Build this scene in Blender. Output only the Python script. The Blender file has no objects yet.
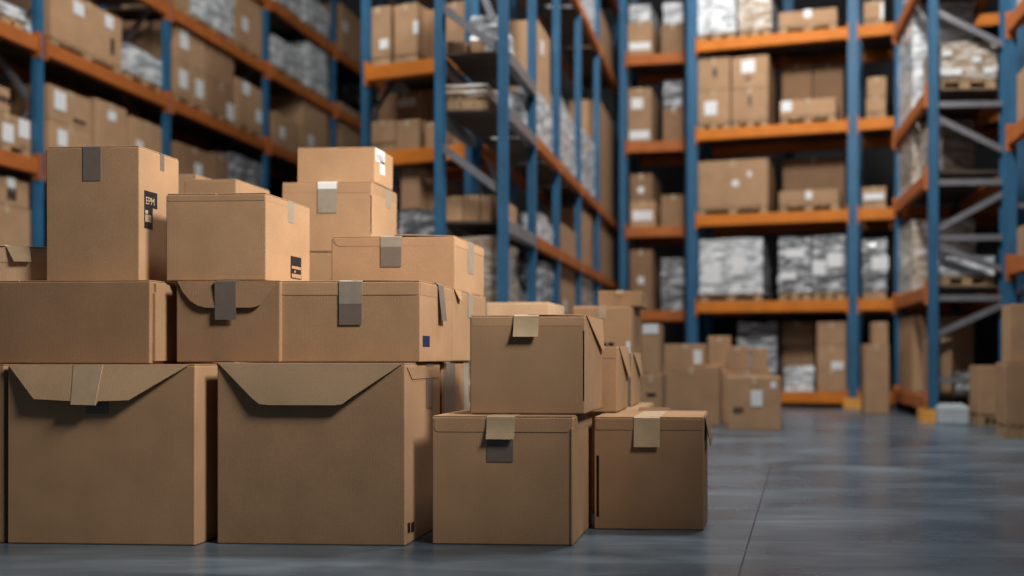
import bpy, bmesh, math, random
from mathutils import Vector, Matrix
random.seed(7)
S = bpy.context.scene
COL = S.collection

# ------------------------------------------------------------------ camera, world, lamps, exposure
CAM_H, F, PPX, HOR = 0.8, 842.0, 696.0, 355.0       # camera height, focal length in pixels, principal column, horizon row
TH = math.radians(3.0)                              # camera turned 3 degrees to the left of the aisle
cth, sth = math.cos(TH), math.sin(TH)
cam_d = bpy.data.cameras.new('camera')
cam = bpy.data.objects.new('camera', cam_d)
COL.objects.link(cam)
cam.location = (0, 0, CAM_H)
cam.rotation_euler = (math.pi / 2, 0, TH)
cam_d.sensor_width = 36.0
cam_d.lens = F / 1024 * 36
cam_d.shift_x = -(PPX - 512) / 1024
cam_d.shift_y = (HOR - 288) / 1024
cam_d.clip_end = 100
cam_d.dof.use_dof = True
cam_d.dof.focus_distance = 3.7
cam_d.dof.aperture_fstop = 0.72
S.camera = cam

w = bpy.data.worlds.new('world')
S.world = w
w.use_nodes = True
w.node_tree.nodes['Background'].inputs[0].default_value = (0.72, 0.85, 1.0, 1)
w.node_tree.nodes['Background'].inputs[1].default_value = 0.056

def lamp(name, loc, target, size, power, color=(1, 0.95, 0.88)):
    d = bpy.data.lights.new(name, 'AREA')
    d.shape = 'DISK'
    d.size = size
    d.energy = power
    d.color = color
    o = bpy.data.objects.new(name, d)
    COL.objects.link(o)
    o.location = loc
    o.rotation_euler = (Vector(target) - Vector(loc)).to_track_quat('-Z', 'Y').to_euler()
    return o

lamp('unseen_lamp', (1.9, 1.95, 4.3), (-1.5, 4.1, 2.15), 1.2, 74, (1, 0.93, 0.83)).data.spread = math.radians(60)
for lx, ly, lt, p in ((0.5, 5.6, (0.3, 12, 2.0), 600), (-5.2, 7.4, (-6.6, 11, 2.0), 155), (-3.4, 5.8, (-3.4, 9.5, 2.4), 160), (0.2, 10.6, (-2.2, 11.0, 2.6), 150)):
    lamp('unseen_lamp', (lx, ly, 8.4), lt, 1.2, p, (1, 0.97, 0.92))  # unseen lamps added to brighten the racks and their loads

S.view_settings.view_transform = 'Standard'
S.view_settings.look = 'None'
S.view_settings.gamma = 1
S.view_settings.exposure = 0.0
S.view_settings.use_curve_mapping = False
S.cycles.use_denoising = True
S.cycles.max_bounces = 8
S.cycles.sample_clamp_indirect = 4

# ------------------------------------------------------------------ materials
def new_mat(name):
    m = bpy.data.materials.new(name)
    m.use_nodes = True
    nt = m.node_tree
    return m, nt, nt.nodes['Principled BSDF']

def nd(nt, t, **kw):
    n = nt.nodes.new(t)
    for k, v in kw.items():
        if isinstance(k, str) and hasattr(n, k):
            setattr(n, k, v)
    return n

def ramp(nt, src, stops):
    r = nt.nodes.new('ShaderNodeValToRGB')
    els = r.color_ramp.elements
    while len(els) < len(stops):
        els.new(0.5)
    for e, (p, c) in zip(els, stops):
        e.position = p
        e.color = (*c, 1)
    nt.links.new(src, r.inputs[0])
    return r.outputs[0]

def mul(c, k):
    return tuple(min(1, x * k) for x in c)

def cardboard(name, base, spread=0.16, rough=0.82):
    m, nt, b = new_mat(name)
    tc = nd(nt, 'ShaderNodeTexCoord')
    L = nt.links.new
    n1 = nd(nt, 'ShaderNodeTexNoise'); n1.inputs['Scale'].default_value = 5; n1.inputs['Detail'].default_value = 6
    L(tc.outputs['Object'], n1.inputs['Vector'])
    n2 = nd(nt, 'ShaderNodeTexNoise'); n2.inputs['Scale'].default_value = 260; n2.inputs['Detail'].default_value = 2
    L(tc.outputs['Object'], n2.inputs['Vector'])
    wv = nd(nt, 'ShaderNodeTexWave'); wv.inputs['Scale'].default_value = 26; wv.inputs['Distortion'].default_value = 0.6
    wv.inputs['Detail Scale'].default_value = 2.0
    L(tc.outputs['Object'], wv.inputs['Vector'])
    oi = nd(nt, 'ShaderNodeObjectInfo')
    col = ramp(nt, n1.outputs['Fac'], [(0.3, mul(base, 1 - spread * .6)), (0.5, base), (0.72, mul(base, 1 + spread * .6))])
    mx = nd(nt, 'ShaderNodeMix', data_type='RGBA', blend_type='MULTIPLY'); mx.inputs[0].default_value = 1
    g = ramp(nt, n2.outputs['Fac'], [(0.3, (0.86,) * 3), (0.7, (1.08,) * 3)])
    L(col, mx.inputs[6]); L(g, mx.inputs[7])
    mx2 = nd(nt, 'ShaderNodeMix', data_type='RGBA', blend_type='MULTIPLY'); mx2.inputs[0].default_value = 1
    g2 = ramp(nt, oi.outputs['Random'], [(0.0, (0.86, 0.86, 0.86)), (1.0, (1.1, 1.08, 1.05))])
    L(mx.outputs[2], mx2.inputs[6]); L(g2, mx2.inputs[7])
    mx3 = nd(nt, 'ShaderNodeMix', data_type='RGBA', blend_type='MULTIPLY'); mx3.inputs[0].default_value = 1
    g3 = ramp(nt, wv.outputs['Fac'], [(0.0, (0.965,) * 3), (1.0, (1.02,) * 3)])
    L(mx2.outputs[2], mx3.inputs[6]); L(g3, mx3.inputs[7])
    L(mx3.outputs[2], b.inputs['Base Color'])
    bp = nd(nt, 'ShaderNodeBump'); bp.inputs['Strength'].default_value = 0.12; bp.inputs['Distance'].default_value = 0.001
    L(wv.outputs['Fac'], bp.inputs['Height'])
    L(bp.outputs[0], b.inputs['Normal'])
    b.inputs['Roughness'].default_value = rough
    b.inputs['Specular IOR Level'].default_value = 0.25
    return m

def painted(name, base, rough=0.45, wear=0.12, scale=9, metal=0.0):
    m, nt, b = new_mat(name)
    tc = nd(nt, 'ShaderNodeTexCoord')
    n1 = nd(nt, 'ShaderNodeTexNoise'); n1.inputs['Scale'].default_value = scale; n1.inputs['Detail'].default_value = 5
    nt.links.new(tc.outputs['Object'], n1.inputs['Vector'])
    nt.links.new(ramp(nt, n1.outputs['Fac'], [(0.3, mul(base, 1 - wear)), (0.7, mul(base, 1 + wear))]), b.inputs['Base Color'])
    b.inputs['Roughness'].default_value = rough
    b.inputs['Metallic'].default_value = metal
    return m

def film(name, c0, c1, c2):
    m, nt, b = new_mat(name)
    tc = nd(nt, 'ShaderNodeTexCoord')
    mp = nd(nt, 'ShaderNodeMapping'); mp.inputs['Scale'].default_value = (3.0, 3.0, 9.0)
    nt.links.new(tc.outputs['Object'], mp.inputs[0])
    n1 = nd(nt, 'ShaderNodeTexNoise'); n1.inputs['Scale'].default_value = 1.6; n1.inputs['Detail'].default_value = 4; n1.inputs['Distortion'].default_value = 0.8
    nt.links.new(mp.outputs[0], n1.inputs['Vector'])
    nt.links.new(ramp(nt, n1.outputs['Fac'], [(0.38, c0), (0.5, c1), (0.62, c2)]), b.inputs['Base Color'])
    bp = nd(nt, 'ShaderNodeBump'); bp.inputs['Strength'].default_value = 0.35; bp.inputs['Distance'].default_value = 0.02
    nt.links.new(n1.outputs['Fac'], bp.inputs['Height'])
    nt.links.new(bp.outputs[0], b.inputs['Normal'])
    b.inputs['Roughness'].default_value = 0.28
    b.inputs['Coat Weight'].default_value = 0.5
    b.inputs['Coat Roughness'].default_value = 0.15
    return m

def floor_mat():
    m, nt, b = new_mat('polished_concrete')
    L = nt.links.new
    tc = nd(nt, 'ShaderNodeTexCoord')
    def noise(sc, det, mapping, dist=0.0):
        mp = nd(nt, 'ShaderNodeMapping'); mp.inputs['Scale'].default_value = mapping
        L(tc.outputs['Object'], mp.inputs[0])
        n = nd(nt, 'ShaderNodeTexNoise'); n.inputs['Scale'].default_value = sc; n.inputs['Detail'].default_value = det; n.inputs['Distortion'].default_value = dist
        L(mp.outputs[0], n.inputs['Vector'])
        return n.outputs['Fac']
    a = noise(1.3, 8, (0.8, 1.5, 1), 0.5)
    s = noise(1.6, 5, (0.8, 6, 1), 0.8)
    c1 = ramp(nt, a, [(0.3, (0.042, 0.066, 0.095)), (0.5, (0.080, 0.115, 0.152)), (0.72, (0.150, 0.195, 0.240))])
    c2 = ramp(nt, s, [(0.36, (0.84,) * 3), (0.54, (1.0,) * 3), (0.66, (1.3,) * 3)])
    mx = nd(nt, 'ShaderNodeMix', data_type='RGBA', blend_type='MULTIPLY'); mx.inputs[0].default_value = 1
    L(c1, mx.inputs[6]); L(c2, mx.inputs[7])
    L(mx.outputs[2], b.inputs['Base Color'])
    L(ramp(nt, a, [(0.3, (0.20,) * 3), (0.7, (0.36,) * 3)]), b.inputs['Roughness'])
    b.inputs['Specular IOR Level'].default_value = 0.6
    bp = nd(nt, 'ShaderNodeBump'); bp.inputs['Strength'].default_value = 0.05; bp.inputs['Distance'].default_value = 0.01
    L(s, bp.inputs['Height']); L(bp.outputs[0], b.inputs['Normal'])
    return m

M = {}
M['card'] = cardboard('cardboard', (0.42, 0.260, 0.151))
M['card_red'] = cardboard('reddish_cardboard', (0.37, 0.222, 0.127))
M['card_light'] = cardboard('pale_cardboard', (0.58, 0.40, 0.26))
M['card_brown_shade'] = cardboard('brown_and_shaded_cardboard', (0.29, 0.172, 0.098))  # brown board, also used where shade is put into the colour
M['card_flap_lit'] = cardboard('lit_flap_cardboard', (0.46, 0.315, 0.195))  # paler than the box board: light caught by tilted flaps put into colour
M['kraft'] = painted('kraft_tape', (0.45, 0.335, 0.215), 0.6, 0.08, 20)
M['grey_tape'] = painted('grey_tape', (0.165, 0.135, 0.118), 0.38, 0.08, 30)
M['pale_tape'] = painted('pale_grey_tape', (0.30, 0.26, 0.215), 0.35, 0.08, 30)
M['paper'] = painted('white_paper', (0.72, 0.74, 0.76), 0.6, 0.05, 12)
M['ink'] = painted('black_ink', (0.012, 0.012, 0.016), 0.5, 0.2, 40)
M['blue_ink'] = painted('blue_ink', (0.008, 0.022, 0.075), 0.5, 0.15, 40)
M['blue'] = painted('blue_paint', (0.018, 0.105, 0.215), 0.6, 0.15, 4)
M['orange'] = painted('orange_paint', (0.58, 0.165, 0.006), 0.7, 0.12, 4)
M['rust'] = painted('dull_orange_paint', (0.40, 0.11, 0.018), 0.7, 0.15, 4)
M['yellow'] = painted('yellow_orange_paint', (0.72, 0.33, 0.06), 0.5, 0.15, 8)
M['steel'] = painted('galvanised_steel', (0.30, 0.30, 0.33), 0.42, 0.12, 6, 0.6)
M['deck'] = painted('shelf_board', (0.085, 0.060, 0.045), 0.8, 0.3, 3)
M['wood'] = painted('pallet_wood', (0.36, 0.235, 0.13), 0.85, 0.3, 7)
M['wrap'] = film('white_film', (0.32, 0.34, 0.36), (0.56, 0.59, 0.62), (0.80, 0.83, 0.86))
M['wrap_grey'] = film('grey_film', (0.10, 0.11, 0.12), (0.24, 0.25, 0.27), (0.60, 0.63, 0.66))
M['wrap_tan'] = film('film_over_cardboard', (0.30, 0.22, 0.15), (0.44, 0.36, 0.28), (0.66, 0.63, 0.60))
M['wall'] = painted('dark_wall', (0.035, 0.036, 0.042), 0.9, 0.2, 1)
M['ceil'] = painted('dark_ceiling', (0.05, 0.05, 0.055), 0.9, 0.2, 1)
M['floor'] = floor_mat()
M['joint'] = painted('joint_filler', (0.025, 0.03, 0.036), 0.6, 0.2, 5)
M['grey_block'] = painted('pale_grey_plastic', (0.46, 0.52, 0.56), 0.5, 0.06, 5)

# ------------------------------------------------------------------ pixel <-> place helpers
def U(px): return (px - PPX) / F
def ray(px):
    u = U(px)
    return Vector((-sth + u * cth, cth + u * sth))
def X_at(px, Y):
    r = ray(px); return Y * r.x / r.y
def D_at(px, Y): return Y / ray(px).y
def Z_at(px, py, Y): return CAM_H + (HOR - py) * D_at(px, Y) / F
def Y_on_X(px, X):
    r = ray(px); return X * r.y / r.x

# ------------------------------------------------------------------ mesh helpers
def bm_box(bm, x0, x1, y0, y1, z0, z1, bev=0.0, seg=1, jit=0.0):
    vs = [bm.verts.new((x + random.uniform(-jit, jit), y + random.uniform(-jit, jit), z + random.uniform(-jit, jit) * 0.5)) for x in (x0, x1) for y in (y0, y1) for z in (z0, z1)]
    fs = [(0, 1, 3, 2), (4, 6, 7, 5), (0, 4, 5, 1), (2, 3, 7, 6), (0, 2, 6, 4), (1, 5, 7, 3)]
    faces = [bm.faces.new([vs[i] for i in f]) for f in fs]
    if bev:
        es = list({e for f in faces for e in f.edges})
        bmesh.ops.bevel(bm, geom=es, offset=bev, segments=seg, profile=0.5, affect='EDGES')
    return faces

def bm_bar(bm, p0, p1, a, b):
    p0, p1 = Vector(p0), Vector(p1)
    d = (p1 - p0); L = d.length; d.normalize()
    up = Vector((0, 0, 1)) if abs(d.z) < 0.95 else Vector((0, 1, 0))
    s = d.cross(up).normalized(); t = s.cross(d)
    vs = []
    for q in (p0, p1):
        for i, j in ((-1, -1), (1, -1), (1, 1), (-1, 1)):
            vs.append(bm.verts.new(q + s * a / 2 * i + t * b / 2 * j))
    for f in ((0, 3, 2, 1), (4, 5, 6, 7), (0, 1, 5, 4), (1, 2, 6, 5), (2, 3, 7, 6), (3, 0, 4, 7)):
        bm.faces.new([vs[i] for i in f])

def bm_panel(bm, pts, normal, th):
    """A flat polygon (3D points) given a thickness along its normal."""
    n = Vector(normal).normalized() * th
    a = [bm.verts.new(Vector(p)) for p in pts]
    b = [bm.verts.new(Vector(p) + n) for p in pts]
    bm.faces.new(a[::-1]); bm.faces.new(b)
    k = len(pts)
    for i in range(k):
        j = (i + 1) % k
        bm.faces.new((a[i], a[j], b[j], b[i]))

def bm_ribbon(bm, pts, wdir, width, th):
    pts = [Vector(p) for p in pts]; wd = Vector(wdir).normalized()
    rows = []
    for i, p in enumerate(pts):
        t = (pts[min(i + 1, len(pts) - 1)] - pts[max(i - 1, 0)]).normalized()
        n = t.cross(wd).normalized() * th
        rows.append([bm.verts.new(q) for q in (p - wd * width / 2, p + wd * width / 2, p + wd * width / 2 + n, p - wd * width / 2 + n)])
    for a, b in zip(rows, rows[1:]):
        for i in range(4):
            j = (i + 1) % 4
            bm.faces.new((a[i], a[j], b[j], b[i]))
    bm.faces.new(rows[0][::-1]); bm.faces.new(rows[-1])

def obj(name, bm, mat, parent=None, smooth=False):
    bmesh.ops.recalc_face_normals(bm, faces=bm.faces)
    me = bpy.data.meshes.new(name)
    bm.to_mesh(me); bm.free()
    me.materials.append(M[mat])
    if smooth:
        for p in me.polygons: p.use_smooth = True
    o = bpy.data.objects.new(name, me)
    COL.objects.link(o)
    if parent: o.parent = parent
    return o

def tag(o, label, cat, group=None, kind=None):
    o['label'] = label; o['category'] = cat
    if group: o['group'] = group
    if kind: o['kind'] = kind
    return o

def thing(name, label, cat, loc, rz=0.0, group=None):
    o = bpy.data.objects.new(name, None)
    COL.objects.link(o)
    o.empty_display_size = 0.1
    o.location = loc; o.rotation_euler = (0, 0, rz)
    return tag(o, label, cat, group)

def struct(name, bm, mat):
    o = obj(name, bm, mat); o['kind'] = 'structure'; return o

# ------------------------------------------------------------------ the hall
def slab(name, a, mat):
    bm = bmesh.new(); bm_box(bm, *a); return struct(name, bm, mat)
slab('floor', (-11, 7.2, -3, 19, -0.2, 0), 'floor')
slab('wall_back', (-11, 7.2, 19, 19.2, 0, 10), 'wall')
slab('wall_left', (-11.2, -11, -3, 19, 0, 10), 'wall')
slab('wall_right', (7.2, 7.4, -3, 19, 0, 10), 'wall')
slab('ceiling', (-11, 7.2, -3, 19, 10, 10.2), 'ceil')
bm = bmesh.new(); bm_bar(bm, (-0.085, 2.0, -0.0012), (0.23, 6.2, -0.0012), 0.007, 0.004); struct('trim_1', bm, 'joint')   # saw-cut joint in the floor

# ------------------------------------------------------------------ racks
class Face:
    """A vertical face: start point, unit direction along it, and the direction into the rack."""
    def __init__(s, p, q, rack='', zs=()):
        s.p = Vector(p); s.e = (Vector(q) - s.p).normalized(); s.n = Vector((-s.e.y, s.e.x)); s.L = (Vector(q) - s.p).length
        s.rz = math.atan2(s.e.y, s.e.x); s.rack = rack; s.zs = zs
    def s_at(s, px, back=0.0):
        p = s.p + s.n * back; r = ray(px)
        # p + e*t = r*k
        det = s.e.x * -r.y + r.x * s.e.y
        return (-p.x * -r.y + -r.x * p.y) / det
    def pt(s, t, back=0.0, z=0.0):
        q = s.p + s.e * t + s.n * back
        return Vector((q.x, q.y, z))
    def depth(s, t, back=0.0):
        q = s.pt(t, back); return -sth * q.x + cth * q.y

BH = 0.17
def rack(label, face, posts, depth, levels, pw=0.12, top=8.6, beam='orange', bays=None, plates=True, guards=(), floor_beam=True, braced=None, rear=True, steel_bays=(), fl=0.09, extra=(), braces=None, rear_posts=(), bh=BH):
    root = thing('pallet_rack', label, 'rack', face.pt(0), face.rz)
    for i, s in enumerate(posts):
        for y in (0.0, depth):
            bm = bmesh.new()
            a = pw / 2
            fr = -1 if y == 0 else 1
            bm_box(bm, s - a, s + a, y - 0.008, y + 0.008, 0.012, top)                      # web
            for sx in (-1, 1):
                bm_box(bm, s + sx * a - 0.008, s + sx * a + 0.008, y - fl if fr > 0 else y, y if fr > 0 else y + fl, 0.012, top)
            up = obj('upright', bm, 'blue', root)
            bm = bmesh.new(); bm_box(bm, s - a - 0.03, s + a + 0.03, y - 0.09, y + 0.09, 0, 0.012)
            obj('foot_plate', bm, 'steel', up)
        if i in guards:
            bm = bmesh.new()
            for x0, x1, y0, y1 in ((s - a - 0.06, s + a + 0.06, -0.12, -0.105), (s - a - 0.06, s - a - 0.045, -0.105, 0.06), (s + a + 0.045, s + a + 0.06, -0.105, 0.06)):
                bm_box(bm, x0, x1, y0, y1, 0, 0.16)
            g = obj('post_guard', bm, 'yellow', root); g['label'] = 'orange-yellow guard around the foot of the upright'
        if braced is None or i in braced:
            # frame bracing between front and rear uprights
            zs = [0.25 + k * 1.12 for k in range(int((top - 0.3) / 1.12) + 1)]
            if braces and i in braces:
                for z0, z1 in braces[i]:
                    bm = bmesh.new(); bm_bar(bm, (s, 0.03, z0), (s, depth - 0.03, z1), 0.035, 0.07)
                    obj('brace', bm, 'steel', root)
                continue
            for k, (z0, z1) in enumerate(zip(zs, zs[1:])):
                bm = bmesh.new()
                y0, y1 = (0.06, depth - 0.06) if k % 2 else (depth - 0.06, 0.06)
                bm_bar(bm, (s, y0, z0), (s, y1, z1), 0.035, 0.06)
                obj('brace', bm, 'steel', root)
            for z in zs[::2]:
                bm = bmesh.new(); bm_bar(bm, (s, 0.02, z - 0.06), (s, depth - 0.02, z - 0.06), 0.035, 0.05)
                obj('brace', bm, 'steel', root)
    for s in rear_posts:
        bm = bmesh.new(); a = pw / 2
        bm_box(bm, s - a, s + a, depth + 0.06, depth + 0.076, 0, top)
        for sx in (-1, 1): bm_box(bm, s + sx * a - 0.008, s + sx * a + 0.008, depth + 0.076, depth + 0.15, 0, top)
        obj('upright', bm, 'blue', root)
    for i, (s0, s1) in enumerate(zip(posts, posts[1:])):
        if bays is not None and i not in bays: continue
        a = pw / 2
        for z in list(levels) + [q for k, q in extra if k == i]:
            if z < 0.5 and not floor_beam: continue
            for y in ((0.0, depth) if rear else (0.0,)):
                fr = -1 if y == 0 else 1
                bm = bmesh.new()
                y0, y1 = sorted((y + fr * 0.03, y - fr * 0.03))
                bm_box(bm, s0 + a + 0.012, s1 - a - 0.012, y0, y1, z + BH / 2 - bh, z + BH / 2, 0.008)
                bm_box(bm, s0 + a + 0.012, s1 - a - 0.012, *sorted((y - fr * 0.03, y - fr * 0.05)), z + BH / 2 - bh, z + BH / 2 - 0.05)   # step for the shelf
                b = obj('beam', bm, 'steel' if i in steel_bays else beam, root)
                if plates and y == 0:
                    for q in (s0 + a + 0.004, s1 - a - 0.004):
                        bm = bmesh.new()
                        bm_box(bm, q - 0.010, q + 0.010, -0.05, 0.05, z + BH / 2 - bh - 0.06, z + BH / 2 + 0.06)
                        obj('connector', bm, beam, b)
            bm = bmesh.new()
            n = 5
            wd = (s1 - s0 - pw - 0.04) / n
            for k in range(n):
                x0 = s0 + a + 0.02 + k * wd
                bm_box(bm, x0 + 0.006, x0 + wd - 0.006, 0.055, depth - 0.055, z + BH / 2 - 0.02, z + BH / 2)
            obj('shelf_board', bm, 'deck', root)
    return root

LVL = {0.15: 'bottom shelf', 0.2: 'bottom shelf'}
def shelf_top(z): return z + BH / 2 + 0.002

# ------------------------------------------------------------------ loads
def pallet(loc, rz, wx, dy, label, group=None):
    bm = bmesh.new()
    nx = max(5, int(wx / 0.14))
    bw = wx / nx
    for k in range(nx):                                         # top boards run front to back
        bm_box(bm, -wx / 2 + k * bw + 0.012, -wx / 2 + (k + 1) * bw - 0.012, -dy / 2, dy / 2, 0.105, 0.125)
    for y in (-dy / 2 + 0.05, 0, dy / 2 - 0.05):
        bm_box(bm, -wx / 2, wx / 2, y - 0.045, y + 0.045, 0.085, 0.104)
        for x in (-wx / 2 + 0.06, 0, wx / 2 - 0.06):
            bm_box(bm, x - 0.06, x + 0.06, y - 0.045, y + 0.045, 0.021, 0.084)
        bm_box(bm, -wx / 2, wx / 2, y - 0.045, y + 0.045, 0.0, 0.020)
    o = obj('wooden_pallet', bm, 'wood')
    o.location = loc; o.rotation_euler = (0, 0, rz)
    return tag(o, label, 'pallet', group)

PH = 0.127
def sheet(parent, name, x0, x1, z0, z1, y, mat='paper'):
    bm = bmesh.new(); bm_box(bm, x0, x1, y - 0.0035, y - 0.0005, z0, z1)
    return obj(name, bm, mat, parent)

def far_carton(loc, rz, wx, dy, h, label, labels=(), mat='card', tape=True, mark=None, handle=False, group=None):
    bm = bmesh.new()
    bm_box(bm, -wx / 2, wx / 2, -dy / 2, dy / 2, 0, h - 0.006, 0.008, 2, 0.004)
    o = obj('carton', bm, mat)
    o.location = loc; o.rotation_euler = (0, 0, rz)
    tag(o, label, 'box', group)
    bm = bmesh.new()
    bm_box(bm, -wx / 2 + 0.004, -0.003, -dy / 2 + 0.004, dy / 2 - 0.004, h - 0.007, h - 0.001)
    bm_box(bm, 0.003, wx / 2 - 0.004, -dy / 2 + 0.004, dy / 2 - 0.004, h - 0.007, h - 0.001)
    obj('top_flaps', bm, mat, o)
    if tape:
        bm = bmesh.new()
        bm_ribbon(bm, [(0, dy / 2 - 0.02, h), (0, -dy / 2 - 0.004, h), (0, -dy / 2 - 0.005, h - min(0.09, h * .25))], (1, 0, 0), min(0.06, wx * .2), 0.0015)
        obj('tape', bm, 'kraft', o)
    for (fx, fz, lw, lh) in labels:
        cx, cz = (fx - 0.5) * wx, fz * h
        sheet(o, 'paper_label', cx - lw / 2, cx + lw / 2, cz - lh / 2, cz + lh / 2, -dy / 2 - 0.003)
    if mark:
        fx, fz, lw, lh = mark
        cx, cz = (fx - 0.5) * wx, fz * h
        bm = bmesh.new()
        for k in range(3):
            q = cx - lw / 2 + lw * k / 3
            bm_box(bm, q, q + lw * 0.25, -dy / 2 - 0.0065, -dy / 2 - 0.0035, cz - lh / 2, cz + lh / 2)
        obj('print', bm, 'ink', o)
    if handle:
        bm = bmesh.new(); bm_box(bm, -0.05, 0.05, -dy / 2 - 0.0065, -dy / 2 - 0.0035, h * .62, h * .62 + 0.035, 0.003)
        obj('hand_hole_dark_patch', bm, 'ink', o)  # raised black patch painting the dark inside of a hole
    return o

def wrapped(loc, rz, wx, dy, h, label, mat='wrap', labels=(), group=None):
    """A block of stacked goods under stretch film: bulging layers, puckered faces, uneven top."""
    bm = bmesh.new()
    nx, ny, nz = 8, 6, 12
    layers = max(2, int(h / 0.22))
    ph = random.uniform(0, 6)
    def P(x, y, z):
        r = 0.012 * abs(math.sin(math.pi * z * layers / h)) - 0.006
        r += 0.010 * math.sin(x * 13 + ph) * math.sin(z * 17 + 2 * ph) + 0.008 * math.sin(y * 15 + ph + z * 9)
        v = Vector((x, y, z)); c = Vector((0, 0, h / 2))
        if abs(abs(x) - wx / 2) < 1e-5: v.x += math.copysign(r, x)
        if abs(abs(y) - dy / 2) < 1e-5: v.y += math.copysign(r, y)
        if abs(z - h) < 1e-5: v.z += 0.02 * math.sin(x * 8 + ph) * math.sin(y * 7) - 0.012
        return v
    vs = {}
    def V(i, j, k):
        if (i, j, k) not in vs:
            vs[i, j, k] = bm.verts.new(P(-wx / 2 + wx * i / nx, -dy / 2 + dy * j / ny, h * k / nz))
        return vs[i, j, k]
    for i in range(nx):
        for k in range(nz):
            for j in (0, ny): bm.faces.new((V(i, j, k), V(i + 1, j, k), V(i + 1, j, k + 1), V(i, j, k + 1)))
        for j in range(ny):
            for k in (0, nz): bm.faces.new((V(i, j, k), V(i + 1, j, k), V(i + 1, j + 1, k), V(i, j + 1, k)))
    for j in range(ny):
        for k in range(nz):
            for i in (0, nx): bm.faces.new((V(i, j, k), V(i, j + 1, k), V(i, j + 1, k + 1), V(i, j, k + 1)))
    o = obj('wrapped_load', bm, mat)
    o.location = loc; o.rotation_euler = (0, 0, rz)
    tag(o, label, 'load', group)
    for (fx, fz, lw, lh) in labels:
        cx, cz = (fx - 0.5) * wx, fz * h
        bm = bmesh.new(); bm_box(bm, cx - lw / 2, cx + lw / 2, -dy / 2 - 0.027, -dy / 2 - 0.024, cz - lh / 2, cz + lh / 2)
        obj('paper_label', bm, 'paper', o)
    return o

def place(face, px0, px1, ytop, z0, kind, label, dep=0.8, back=0.07, pal=None, **kw):
    """Stand a load on a shelf of FACE so that its front spans px0..px1 of the photograph and its top edge meets row ytop; returns its top height."""
    s0, s1 = sorted((face.s_at(px0, back), face.s_at(px1, back)))
    sm = (s0 + s1) / 2
    z1 = CAM_H + (HOR - ytop) * face.depth(sm, back) / F
    c = face.pt(sm, back + dep / 2)
    wx = s1 - s0
    if pal:
        pallet((c.x, c.y, z0), face.rz, wx, dep, pal)
        z0 += PH
    h = max(z1 - z0, 0.12)
    loc = (c.x, c.y, z0 + 0.001)
    if kind == 'w':
        wrapped(loc, face.rz, wx, dep, h, label, **kw)
    else:
        far_carton(loc, face.rz, wx, dep, h, label, **kw)
    return z0 + h + 0.002
# ---- the rack that runs along the far-left side of the hall
LR = Face((-7.88, 4.5), (-7.88, 18.3))
LZ = [0.15, 1.55, 2.91, 4.28, 5.55, 6.70]
rack('long blue and orange rack receding along the hall\'s side wall behind the box pile', LR, [2.35, 4.59, 6.72, 9.15, 11.5, 13.7], 1.0, LZ, 0.085, beam='rust', fl=0.06)
T = [shelf_top(z) for z in LZ]
RN = 'of the long side-wall rack'
def lab(n, sh): return '%s, %s %s' % (n, sh, RN)
two = ((.3, .72, .13, .16), (.75, .6, .12, .16))
one = ((.3, .7, .13, .17),)
# second shelf from the floor (only its first bay shows)
t = place(LR, -20, 31, 205, T[1], 'c', lab('taped carton under another', 'lowest visible shelf'), pal=lab('pallet under two taped cartons', 'lowest visible shelf'))
place(LR, -18, 29, 178, t, 'c', lab('taped carton with white label stacked on another', 'lowest visible shelf'), labels=((.6, .8, .1, .14),), mark=(.62, .45, .12, .14))
# third shelf
t = place(LR, -22, 33, 113, T[2], 'c', lab('wide carton with two square white labels', 'lower shelf'), pal=lab('pallet under two-label wide carton', 'lower shelf'), labels=((.52, .3, .14, .2), (.82, .62, .14, .2)))
place(LR, -20, 10, 84, t, 'c', lab('small dark-marked carton on a wide one', 'lower shelf'), mark=(.8, .5, .2, .07))
t = place(LR, 49, 91, 126, T[2], 'c', lab('carton under another beside second upright', 'lower shelf'), pal=lab('pallet under stacked cartons beside second upright', 'lower shelf'), labels=((.3, .55, .14, .2),))
place(LR, 49, 91, 92, t, 'c', lab('upper carton with white label beside second upright', 'lower shelf'), labels=((.25, .62, .17, .22),), mark=(.72, .2, .2, .05))
place(LR, 96, 127, 104, T[2], 'c', lab('tall carton with orange print', 'lower shelf'), labels=((.5, .82, .14, .12),), pal=lab('pallet under tall carton with orange print', 'lower shelf'))
place(LR, 131, 163, 122, T[2], 'c', lab('low carton with two small labels', 'lower shelf'), labels=((.25, .5, .12, .22), (.8, .4, .12, .2)), pal=lab('pallet under low two-label carton', 'lower shelf'))
place(LR, 176, 212, 148, T[2], 'c', lab('brown carton with one pale label', 'lower shelf'), labels=((.6, .55, .16, .2),), mat='card_brown_shade', pal=lab('pallet under brown carton', 'lower shelf'))
place(LR, 214, 228, 155, T[2], 'c', lab('narrow carton beside the silver wrapped load', 'lower shelf'), mat='card_brown_shade')
place(LR, 230, 262, 158, T[2], 'w', lab('silver film-wrapped load', 'lower shelf'), mat='wrap_grey', pal=lab('pallet under silver film-wrapped load', 'lower shelf'))
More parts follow.
